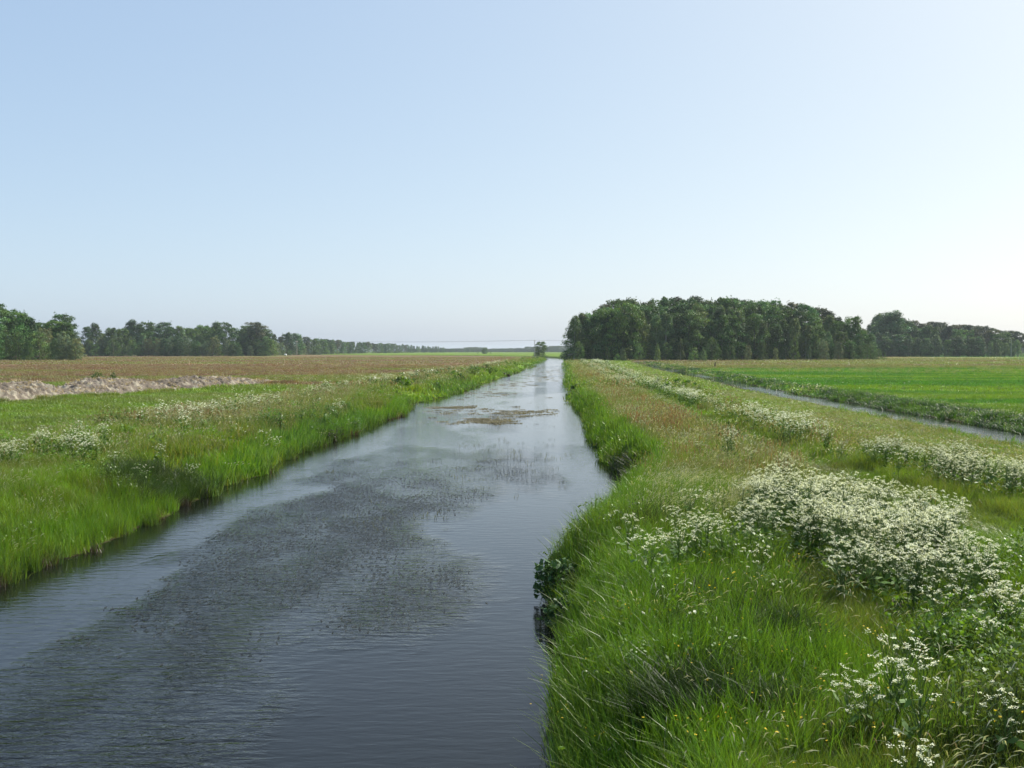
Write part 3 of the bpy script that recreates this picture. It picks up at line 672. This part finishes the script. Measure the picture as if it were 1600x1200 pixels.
# fresh green weeds on the heap
def weed_clump(name, px, d, z, w, h, lab, col, nleaf=500, group=None, cat='plant'):
    q = QB(); P = rng.normal(0, 1, (nleaf, 3)); P /= np.linalg.norm(P, axis=1)[:, None]; P = P * rng.uniform(.5, 1, (nleaf, 1)) ** .5
    P[:, 2] = np.abs(P[:, 2]); lump = 1 + .3 * np.sin(P[:, :1] * 5 + px) * np.cos(P[:, 1:2] * 4)
    leafquads(q, P * lump * [w / 2, w / 2 * .8, h], rng.normal(size=(nleaf, 3)) + [0, 0, .8], min(w, h) * .16, np.ones((nleaf, 3)) * rng.uniform(.65, 1.3, (nleaf, 1)))
    b = QB()
    for k in range(6): tube(b, [(rng.normal(0, .05) * w, rng.normal(0, .05) * w, -.05), (rng.normal(0, .2) * w, rng.normal(0, .2) * w, h * .8)], [.02 * h, .006 * h], (1, 1, 1), n=4)
    o = bpy.data.objects.new(name, None); COL.objects.link(o); o.location = (at(px, d), d, z); props(o, lab, cat, group)
    c = bpy.data.objects.new('foliage', q.mesh('foliage', M_LEAF)); c.parent = o; COL.objects.link(c); c.color = (*col, 1)
    c = bpy.data.objects.new('stem', quads_mesh('stem', np.vstack(b.V), np.vstack(b.F), M_BARK)); c.parent = o; COL.objects.link(c); c.color = (.10, .09, .05, 1)
weed_clump('weed_clump', 152, 93, 2.2, 1.9, .75, 'wide green weed clump growing on top of the earth heap', (.05, .12, .03), group='weeds on the earth heap')
weed_clump('weed_clump', 177, 94, 2.35, .7, .55, 'small green weed clump on the earth heap crest, right of the wide clump', (.05, .12, .03), 250, group='weeds on the earth heap')
# leafy shrub-like water plants overhanging the right bank
for px, py, w, h, lab, col in ((872, 905, .9, .75, 'dark broad-leaved plant leaning from right bank over the water', (.055, .115, .035)),
                               (880, 950, .7, .5, 'low dark leafy plant at the waterline below the tall leaning one', (.04, .09, .03)),
                               (868, 868, .5, .45, 'pale green leafy plant at the bank edge above the dark one', (.10, .19, .04))):
    (x, y), = ground_px([(px, py + 30)], 0.1); weed_clump('bank_plant', 800 + x / y * F, y, .12, w, h, lab, col, 700, 'leafy plants overhanging the canal')

# ------------------------------------------------------------------ trees
def tree_mesh(kind, seed):
    """crown and trunk quads for a tree 20 m tall"""
    H = 20.0; q = QB(); tr = QB(); V = rng
    spec = {'oak': (.03, .52, 110, 2.1, 9000, .60), 'alder': (.0, .40, 100, 1.9, 8500, .56), 'birch': (.02, .36, 100, 1.6, 8000, .46), 'pine': (.38, .32, 60, 1.8, 5400, .55),
            'willow': (.0, .46, 100, 1.9, 8000, .52), 'poplar': (.0, .34, 90, 1.8, 7500, .52), 'shrub': (.0, .60, 60, 2.2, 3400, .6)}[kind]
    z0, rw, nb, br, nl, ls = spec
    rmax = rw * H * (.70 if kind != 'shrub' else .75)
    off = V.normal(0, .05, 2) * H
    tube(tr, [(0, 0, -.3), (off[0] * .2, off[1] * .2, H * .3), (off[0] * .6, off[1] * .6, H * .62), (off[0] * .8, off[1] * .8, H * .88)], [.34, .26, .17, .05], (1, 1, 1), n=7)
    cs = []
    for i in range(nb):
        t = (i + V.uniform(0, 1)) / nb; z = H * (z0 + (1 - z0) * t * .95)
        if kind == 'oak': pr = math.sin(math.pi * (.26 + .66 * t)) ** .5
        elif kind == 'pine': pr = (.55 + .45 * math.sin(math.pi * t)) * V.choice([.5, .9, 1.1])
        elif kind == 'shrub': pr = math.sqrt(max(0, 1 - t ** 2.2))
        elif kind in ('birch', 'poplar'): pr = (1 - t) ** .55 * .95 + .10
        else: pr = math.sin(math.pi * (.34 + .58 * t)) ** .6
        pr = pr * rmax * (1 + .18 * math.sin(3 * t * 3.1 + seed)); a = V.uniform(0, 2 * math.pi); r = pr * V.uniform(.25, 1) ** .55
        c = np.array([r * math.cos(a) + off[0] * t, r * math.sin(a) + off[1] * t, z]); b = br * V.uniform(.75, 1.35) * (1.15 - .45 * t)
        cs.append((c, b))
        if i < 14 and kind != 'shrub' or i < 5:
            zz = max(z * .72, H * .15); tube(tr, [(off[0] * .6 * zz / H, off[1] * .6 * zz / H, zz), (c[0] * .5 + off[0] * .3, c[1] * .5, (zz + z) / 2 + .3), c], [.12, .08, .03], (1, 1, 1), n=4)
    per = nl // nb
    for c, b in cs:
        d = V.normal(size=(per, 3)); d /= np.linalg.norm(d, axis=1)[:, None]; d[:, 2] = np.where(d[:, 2] < -.3, -d[:, 2] * .7, d[:, 2])
        flat = np.array([1.08, 1.08, .9]) if kind in ('oak', 'pine', 'alder') else np.array([.85, .85, 1.25])
        P = c + d * b * flat * V.uniform(.55, 1.12, (per, 1)); g = V.uniform(.55, 1.6); hu = V.uniform(-.18, .2)
        if kind == 'birch': P[:, 2] -= V.uniform(0, .8, per) * (V.uniform(0, 1, per) > .6)
        leafquads(q, P, d + V.normal(size=(per, 3)) * .75, ls, np.array([1 + hu, 1, 1 - hu]) * g * (1 + .22 * V.uniform(-1, 1, (per, 1))))
    for _ in range(26):                                           # loose sprigs that break the outline
        c, b = cs[V.integers(0, len(cs))]; d = V.normal(size=3); d[2] = abs(d[2]); d /= np.linalg.norm(d); m = 9
        leafquads(q, c + d * b * V.uniform(1.0, 1.65) + V.normal(0, .32, (m, 3)), V.normal(size=(m, 3)), ls * .9, np.ones((m, 3)) * V.uniform(.8, 1.2))
    return q.mesh('crown', M_LEAF), quads_mesh('trunk', np.vstack(tr.V), np.vstack(tr.F), M_BARK)
TP = {k: [tree_mesh(k, i * 3 + 1) for i in range(n)] for k, n in (('oak', 4), ('alder', 4), ('birch', 3), ('pine', 4), ('willow', 2), ('poplar', 2), ('shrub', 3))}
TCOL = {'oak': (.064, .128, .028), 'alder': (.056, .114, .032), 'birch': (.088, .145, .050), 'pine': (.066, .082, .046), 'willow': (.115, .155, .080), 'poplar': (.078, .135, .052), 'shrub': (.075, .140, .036)}
BCOL = {'oak': (.07, .06, .045), 'alder': (.06, .055, .045), 'birch': (.30, .29, .26), 'pine': (.22, .12, .07), 'willow': (.13, .11, .08), 'poplar': (.2, .19, .16), 'shrub': (.09, .08, .05)}
WORD = {'oak': 'oak', 'alder': 'alder', 'birch': 'birch', 'pine': 'pine', 'willow': 'willow', 'poplar': 'poplar', 'shrub': 'bush'}
TREES = []
def tree(kind, px, d, top, group, wide=1.0, base=None, label=None, name=None, shade=1.0):
    TREES.append(dict(kind=kind, px=px, d=d, top=top, group=group, wide=wide, label=label, name=name, shade=shade))
def ground_at(x, y): return float(gz(np.array(x), np.array(y)))
# --- left: near clump, gap, second clump, receding edge of the wood
T_LN = 'trees of the near left clump'
for px, d, top, k, w in ((-40, 400, 462, 'alder', 1.2), (2, 405, 472, 'alder', 1.1), (-12, 392, 500, 'oak', .9), (22, 412, 486, 'oak', .95), (48, 415, 496, 'poplar', 1.1), (58, 430, 505, 'alder', .9),
                         (97, 440, 489, 'alder', 1.15), (70, 415, 512, 'willow', .9), (95, 425, 518, 'willow', .95), (30, 400, 520, 'shrub', .8), (112, 470, 513, 'willow', .7), (80, 408, 536, 'shrub', .8), (12, 395, 530, 'shrub', .9), (-70, 395, 480, 'oak', 1.1)):
    tree(k, px, d, top, T_LN, w)
T_LM = 'trees of the second left clump'
for px, d, top, k, w in ((138, 700, 509, 'alder', .7), (150, 705, 505, 'poplar', 1.0), (150, 690, 538, 'shrub', .9), (175, 700, 511, 'alder', .8), (178, 690, 530, 'shrub', .9), (205, 715, 500, 'poplar', 1.25), (192, 705, 512, 'oak', .7),
                         (228, 720, 502, 'oak', .8), (222, 700, 520, 'birch', 1.0), (258, 715, 502, 'alder', .95), (245, 705, 519, 'birch', 1.1), (280, 715, 508, 'birch', 1.1), (268, 700, 525, 'willow', .6), (300, 725, 512, 'oak', .7), (318, 740, 507, 'oak', .8), (310, 715, 520, 'birch', 1.2),
                         (350, 720, 502, 'oak', .95), (332, 745, 510, 'oak', .7), (385, 745, 507, 'oak', .7), (377, 735, 513, 'birch', 1.1), (403, 740, 503, 'pine', 1.2), (398, 735, 515, 'birch', 1.1), (412, 760, 512, 'alder', .8), (262, 692, 538, 'shrub', .7), (160, 720, 520, 'birch', 1)):
    tree(k, px, d, top, T_LM, w)
for t_ in TREES:
    if t_['group'] == T_LM: t_['wide'] *= 1.22
for px in np.arange(136, 425, 9.5):                                # understorey along the foot of the clump
    tree(random.choice(['willow', 'shrub', 'alder']), px + random.uniform(-3, 3), 698 + random.uniform(-4, 6) + (px > 380) * 30, random.uniform(524, 540), T_LM, 1.0)
for px in (178, 215, 240, 272, 292, 322, 340, 368, 392, 416): tree(random.choice(['oak', 'alder']), px, 752, float(np.interp(px, [170, 215, 300, 350, 420], [513, 506, 512, 506, 513])) + random.uniform(0, 5), T_LM, 1.2)
for px, top in ((-25, 476), (15, 482), (38, 492), (65, 503), (84, 500), (60, 515), (40, 505), (108, 503)): tree(random.choice(['alder', 'oak']), px, 436, top, T_LN, 1.1)
for px in (5, 25, 45, 62, 88, 104, 118): tree(random.choice(['willow', 'shrub', 'birch']), px, 400, random.uniform(518, 534), T_LN, 1.1)
T_LF = 'trees of the receding left wood edge'
pxs = [(418, 523), (428, 522), (438, 526), (446, 521), (455, 519), (463, 520), (470, 524), (478, 526), (486, 529), (494, 528), (502, 530), (508, 529)]
x_ = 514.0
prof = lambda p: np.interp(p, [510, 550, 600, 650, 675, 700, 740, 800], [530, 534, 536.5, 540, 541, 544, 545, 546])
dist = lambda p: np.interp(p, [415, 460, 500, 550, 600, 650, 700, 760], [800, 900, 1060, 1300, 1560, 1850, 2150, 2500])
while x_ < 745: pxs.append((x_, float(prof(x_)) + random.uniform(-1.4, 1.2))); x_ += random.uniform(3.2, 5.2)
for px, top in pxs:
    tree(random.choice(['oak', 'alder', 'alder', 'birch', 'pine', 'poplar']), px, float(dist(px)) * random.uniform(.98, 1.03), top, T_LF, 1.15)
for px in (432, 441, 452): tree('shrub', px, 800, 546 + random.uniform(-1, 2), T_LF, 1.0)
for px in np.arange(420, 520, 7.0): tree('willow', px, float(dist(px)) - 15, 537 + random.uniform(-3, 3), T_LF, .9)
# --- right: the big wood
RX = [880, 890, 897, 920, 945, 965, 1000, 1030, 1060, 1080, 1100, 1120, 1160, 1195, 1240, 1280, 1310, 1330, 1350, 1372, 1400]
RY = [530, 508, 489, 486, 478, 470, 468, 466, 464, 461, 464, 463, 466, 470, 474, 482, 492, 500, 508, 528, 545]
rp = lambda p: float(np.interp(p, RX, RY))
T_RW = 'trees of the big right wood'
def ok_k(*a): return random.choice(a)
for px in np.arange(903, 1365, 17.0):           # front row
    tree(ok_k('alder', 'oak', 'birch', 'alder', 'poplar'), px + random.uniform(-4, 4), 400 + (px - 890) * .06 + random.uniform(0, 6), rp(px) + random.uniform(10, 34), T_RW + ' front', random.uniform(.85, 1.05))
for px in np.arange(912, 1350, 19.0):
    tree(ok_k('oak', 'alder', 'oak', 'birch'), px + random.uniform(-5, 5), 418 + (px - 890) * .06 + random.uniform(0, 8), rp(px) + random.uniform(2, 14), T_RW + ' middle', random.uniform(.85, 1.05))
for px in np.arange(950, 1335, 15.0):
    tree(ok_k('pine', 'pine', 'oak', 'alder'), px + random.uniform(-5, 5), 445 + random.uniform(0, 22), rp(px) + random.uniform(-5, 5), T_RW + ' back', random.uniform(.8, 1.0))
tree('birch', 897, 396, 492, T_RW + ' front', 1.0, label='grey green birch hanging over the canal at left end of the big right wood')
tree('birch', 912, 400, 487, T_RW + ' front', 1.1); tree('shrub', 905, 392, 534, T_RW + ' front', .7); tree('alder', 925, 402, 487, T_RW + ' front', 1.0); tree('oak', 948, 404, 480, T_RW + ' front', .8); tree('oak', 972, 406, 471, T_RW + ' front', .85)
for px in np.arange(925, 1370, 24.0): tree(ok_k('shrub', 'willow', 'birch'), px + random.uniform(-6, 6), 392 + (px - 890) * .06, 538 + random.uniform(-10, 6), 'bushes along the foot of the right wood', random.uniform(.6, .9))
for px, top in ((1275, 522), (1290, 528), (1308, 535), (1345, 540), (1372, 545), (1360, 538), (1383, 553)): tree(ok_k('willow', 'shrub'), px, 400 + (px - 890) * .06, top, 'bushes along the foot of the right wood', .9)
for px, top in ((975, 546), (965, 553), (1027, 544), (1085, 548), (1078, 555), (1100, 546)): tree('birch' if top < 547 else 'shrub', px, 380, top, 'yellowish saplings before the right wood', 1.1, shade=1.35)
# --- right: second wood
T_R2 = 'trees of the far right wood'
R2 = lambda p: float(np.interp(p, [1335, 1352, 1372, 1385, 1395, 1410, 1425, 1450, 1480, 1520, 1560, 1600, 1660], [515, 510, 497, 489, 487, 494, 503, 502, 504, 508, 513, 519, 522]))
for px in np.arange(1345, 1660, 13.0):
    tree('pine' if px > 1412 else 'poplar', px + random.uniform(-4, 4), 660 + random.uniform(0, 25), R2(px) + random.uniform(-2, 3), T_R2, random.uniform(1.0, 1.3))
for px in np.arange(1352, 1580, 12.0):
    tree(ok_k('pine', 'oak', 'alder'), px + random.uniform(-4, 4), 640 + random.uniform(0, 10), R2(px) + random.uniform(4, 12), T_R2, random.uniform(.8, 1.0))
for px in np.arange(1350, 1600, 11.0):
    tree(ok_k('birch', 'birch', 'alder', 'poplar'), px + random.uniform(-4, 4), 622 + random.uniform(0, 8), max(R2(px) + 14, 522) + random.uniform(-3, 8), T_R2, random.uniform(1.0, 1.3))
tree('poplar', 1392, 640, 486, T_R2, 2.0); tree('poplar', 1378, 645, 493, T_R2, 1.4)
for px in np.arange(1548, 1660, 12.0): tree('shrub', px, 650, 540 + random.uniform(-5, 3), T_R2, .9)
# --- solitary ones in the middle
tree('oak', 843, 680, 533, None, 1.0, label='lone rounded tree beside the far canal bend behind a pole', shade=.8, name='lone_tree')
tree('oak', 757.5, 1180, 542.5, None, 1.3, label='lone round dark tree far out in the left field', name='lone_tree')
tree('shrub', 747, 1180, 549, None, 1.0, label='small bush left of the lone round dark field tree'); tree('shrub', 766.5, 1180, 548.5, None, .7, label='small bush right of the lone round dark field tree')

ONES = ['', 'first', 'second', 'third', 'fourth', 'fifth', 'sixth', 'seventh', 'eighth', 'ninth', 'tenth', 'eleventh', 'twelfth', 'thirteenth', 'fourteenth', 'fifteenth', 'sixteenth', 'seventeenth', 'eighteenth', 'nineteenth']
TENS = {2: ('twentieth', 'twenty'), 3: ('thirtieth', 'thirty'), 4: ('fortieth', 'forty'), 5: ('fiftieth', 'fifty'), 6: ('sixtieth', 'sixty'), 7: ('seventieth', 'seventy'), 8: ('eightieth', 'eighty'), 9: ('ninetieth', 'ninety')}
def ordinal(n):
    if n < 20: return ONES[n]
    t, o = divmod(n, 10); return TENS[t][0] if o == 0 else TENS[t][1] + '-' + ONES[o]
LOOK = {'oak': 'broad dark green', 'alder': 'dark green', 'birch': 'light grey green', 'pine': 'bare-stemmed', 'willow': 'pale silvery', 'poplar': 'slim mid green', 'shrub': 'low rounded'}
groups = {}
for t in TREES: groups.setdefault((t['group'], t['kind']), []).append(t)
WHERE = {T_LN: 'in the nearest clump at the left edge', T_LM: 'in the second clump behind the left field', T_LF: 'in the receding left wood edge',
         T_RW + ' front': 'in front row of the big right wood', T_RW + ' middle': 'in middle row of the big right wood', T_RW + ' back': 'rising at the back of the big right wood',
         'bushes along the foot of the right wood': 'along the foot of the right wood', 'yellowish saplings before the right wood': 'standing before the big right wood', T_R2: 'in the far right wood'}
for (gname, kind), lst in groups.items():
    lst.sort(key=lambda t: t['px'])
    for i, t in enumerate(lst):
        if not t['label']:
            t['label'] = '%s %s, %s from left %s' % (LOOK[kind], WORD[kind], ordinal(i + 1), WHERE[gname])
for t in TREES:
    k = t['kind']; cm, tm = random.choice(TP[k]); x = at(t['px'], t['d']); y = t['d']; z = ground_at(x, y)
    h = max(topz(t['top'], y) - z, 1.0); s = h / 20.0 / (1.02 if k != 'shrub' else .98)
    o = bpy.data.objects.new(t['name'] or {'shrub': 'bush'}.get(k, k + '_tree'), None); COL.objects.link(o); o.empty_display_size = 1
    o.location = (x, y, z); ws = s * t['wide']; 
    if k == 'shrub': ws = max(s, .12) * t['wide']
    o.scale = (ws, ws, s); o.rotation_euler = (0, 0, random.uniform(0, 6.28))
    props(o, t['label'], 'bush' if k == 'shrub' else 'tree', t['group'])
    v = random.uniform(.62, 1.32) * t['shade']; hu = random.uniform(-.14, .16); c = TCOL[k]
    a = bpy.data.objects.new('crown', cm); a.parent = o; COL.objects.link(a); a.color = (c[0] * v * (1 + hu), c[1] * v, c[2] * v * (1 - hu), 1)
    b = bpy.data.objects.new('trunk', tm); b.parent = o; COL.objects.link(b); b.color = (*BCOL[k], 1)
print('trees', len(TREES))

# far woods on the horizon: one mass nobody can count
fx = []; fy = []; fs = []
def farline(p0, p1, d, z0, z1, step):
    p = p0
    while p < p1:
        dd = d(p) * random.uniform(.99, 1.05); fx.append(at(p, dd)); fy.append(dd); t = (p - p0) / (p1 - p0); hh = (z0(p)) ; fs.append((CAMZ + (HOR - hh) / F * dd) / 20.0 * random.uniform(.9, 1.08)); p += step * random.uniform(.7, 1.3)
farline(640, 905, lambda p: 2500 + 0 * p, lambda p: float(np.interp(p, [640, 720, 730, 748, 760, 790, 815, 825, 830, 860, 905], [545.5, 545.5, 543, 543.2, 546, 544.8, 544.5, 541.8, 543, 541.2, 541.5])), 0, 3.2)
farline(640, 905, lambda p: 2600 + 0 * p, lambda p: 545.2, 0, 2.4)
farline(-250, 420, lambda p: 1500 + 0 * p, lambda p: 540.0, 0, 5)
farline(1380, 1900, lambda p: 1500 + 0 * p, lambda p: 538.0, 0, 5)
fx = np.array(fx); fy = np.array(fy); fs = np.array(fs); n = len(fx)
fp = [TP['oak'][0][0], TP['oak'][1][0], TP['alder'][0][0], TP['pine'][0][0]]
fi = rng.integers(0, 3, n)
def inst_copy(me):
    m2 = me.copy(); m2.materials.clear(); m2.materials.append(M_GRASS); return m2
wsc = np.maximum(fs * 1.7, .5)
cover('distant_wood', [inst_copy(m) for m in fp[:3]], np.stack([fx, fy, np.full(n, 1.0)], 1), fi, np.stack([0 * fx, 0 * fx, rng.uniform(0, 6, n)], 1), np.stack([wsc, wsc, fs], 1),
      np.array([.042, .075, .026]) * rng.uniform(.8, 1.2, (n, 1)), 'distant wood closing the horizon beyond the canal')

# ------------------------------------------------------------------ power line
M_POLE = simple_mat('weathered_pole', (.36, .34, .30), .9, 6, .3, (3, 3, .5)); M_CER = simple_mat('insulator', (.35, .22, .15), .3, 5, .1); M_WIRE = simple_mat('wire', (.08, .08, .085), .5, 5, .1)
def obj(name, q, mat, parent=None):
    o = bpy.data.objects.new(name, quads_mesh(name, np.vstack(q.V), np.vstack(q.F), mat)); COL.objects.link(o)
    if parent: o.parent = parent
    return o
poles = []
LDIR = np.array([300 + 184, 600 - 850.0]); LDIR /= np.hypot(*LDIR); CR = np.array([-LDIR[1], LDIR[0]])
def pole(px, d, top, lab, armw, thick):
    x = at(px, d); z = ground_at(x, d); h = topz(top, d) - z
    o = bpy.data.objects.new('utility_pole', None); COL.objects.link(o); o.location = (x, d, z); props(o, lab, 'utility pole', 'poles of the power line')
    q = QB(); tube(q, [(0, 0, -.3), (0, 0, h * .5), (0, 0, h)], [thick, thick * .85, thick * .7], (1, 1, 1), n=10); tube(q, [(0, 0, h - .002), (0, 0, h + .03)], [thick * .7, .02], (1, 1, 1), n=10); obj('post', q, M_POLE, o)
    q = QB(); c = CR * armw
    if armw > .1: tube(q, [(-c[0], -c[1], h - .35), (c[0], c[1], h - .35)], [.14, .14], (1, 1, 1), n=4); obj('crossarm', q, M_POLE, o)
    ends = []
    for k in (-1, 0, 1):
        q = QB(); p = np.array([c[0] * k * .92, c[1] * k * .92, h - .2 if k else h + .02]); tube(q, [p, p + [0, 0, .12], p + [0, 0, .16], p + [0, 0, .3]], [.05, .10, .06, .05], (1, 1, 1), n=8); obj('insulator', q, M_CER, o)
        ends.append(np.array([x, d, z]) + p + [0, 0, .28])
    poles.append(ends)
pole(464, 850, 533, 'tall pale pole with crossarm before the left wood', 1.6, .24)
pole(835.5, 664, 532, 'pale pole standing just left of the lone rounded tree', .9, .24)
pole(1579.5, 600, 529, 'thin pole before the pines at the right edge', 1.2, .17)
for a, b, lab in ((0, 1, 'left wood pole to the pole by the lone tree'), (1, 2, 'lone tree pole to the pole at the right edge')):
    for k, side in ((0, 'front'), (1, 'middle'), (2, 'back')):
        p, r = poles[a][k], poles[b][k]; t = np.linspace(0, 1, 60)[:, None]; sag = (1.0 if a == 0 else 1.3)
        P = p * (1 - t) + r * t; P[:, 2] -= (4 * t * (1 - t) * sag)[:, 0]
        q = QB(); tube(q, P, [.025] * 60, (1, 1, 1), n=4); o = obj('power_wire', q, M_WIRE); props(o, '%s wire from the %s' % (side, lab), 'wire', 'wires of the power line')

# ------------------------------------------------------------------ small things in the fields
M_WOOD = simple_mat('old_stake', (.07, .05, .035), .95, 9, .35, (3, 3, .4), .4)
x, y = at(1117, 232), 232.0; z = ground_at(x, y)
o = bpy.data.objects.new('wooden_stake', None); COL.objects.link(o); o.location = (x, y, z); props(o, 'short dark wooden stake in the brown field beyond the ditch', 'stake')
q = QB(); tube(q, [(0, 0, -.2), (.02, 0, .6), (.05, 0, 1.05)], [.16, .15, .13], (1, 1, 1), n=7); tube(q, [(.05, 0, 1.049), (.05, 0, 1.12)], [.13, .05], (1, 1, 1), n=7); obj('shaft', q, M_WOOD, o)
q = QB(); tube(q, [(-.13, -.15, .93), (.2, -.15, .95)], [.04, .04], (1, 1, 1), n=4); obj('cross_batten', q, M_WOOD, o)
# white wrapped bale by the left wood
def bale():
    d = 770.0; x = at(446, d); z = ground_at(x, d); q = QB(); n = 24; prof = [(-.95, .05), (-.95, .58), (-.88, .68), (0, .72), (.88, .68), (.95, .58), (.95, .05)]
    V = [(u, r * math.cos(2 * math.pi * k / n), .72 + r * math.sin(2 * math.pi * k / n)) for u, r in prof for k in range(n)]
    Fq = [[i * n + k, i * n + (k + 1) % n, (i + 1) * n + (k + 1) % n, (i + 1) * n + k] for i in range(len(prof) - 1) for k in range(n)]
    q.add(V, Fq, (1, 1, 1), 0); o = obj('white_bale', q, simple_mat('white_film', (.78, .78, .75), .35, 3, .06, bump=.2)); o.location = (x, d, z + .02)
    props(o, 'small white bundle lying at the foot of the left wood', 'bale')
bale()
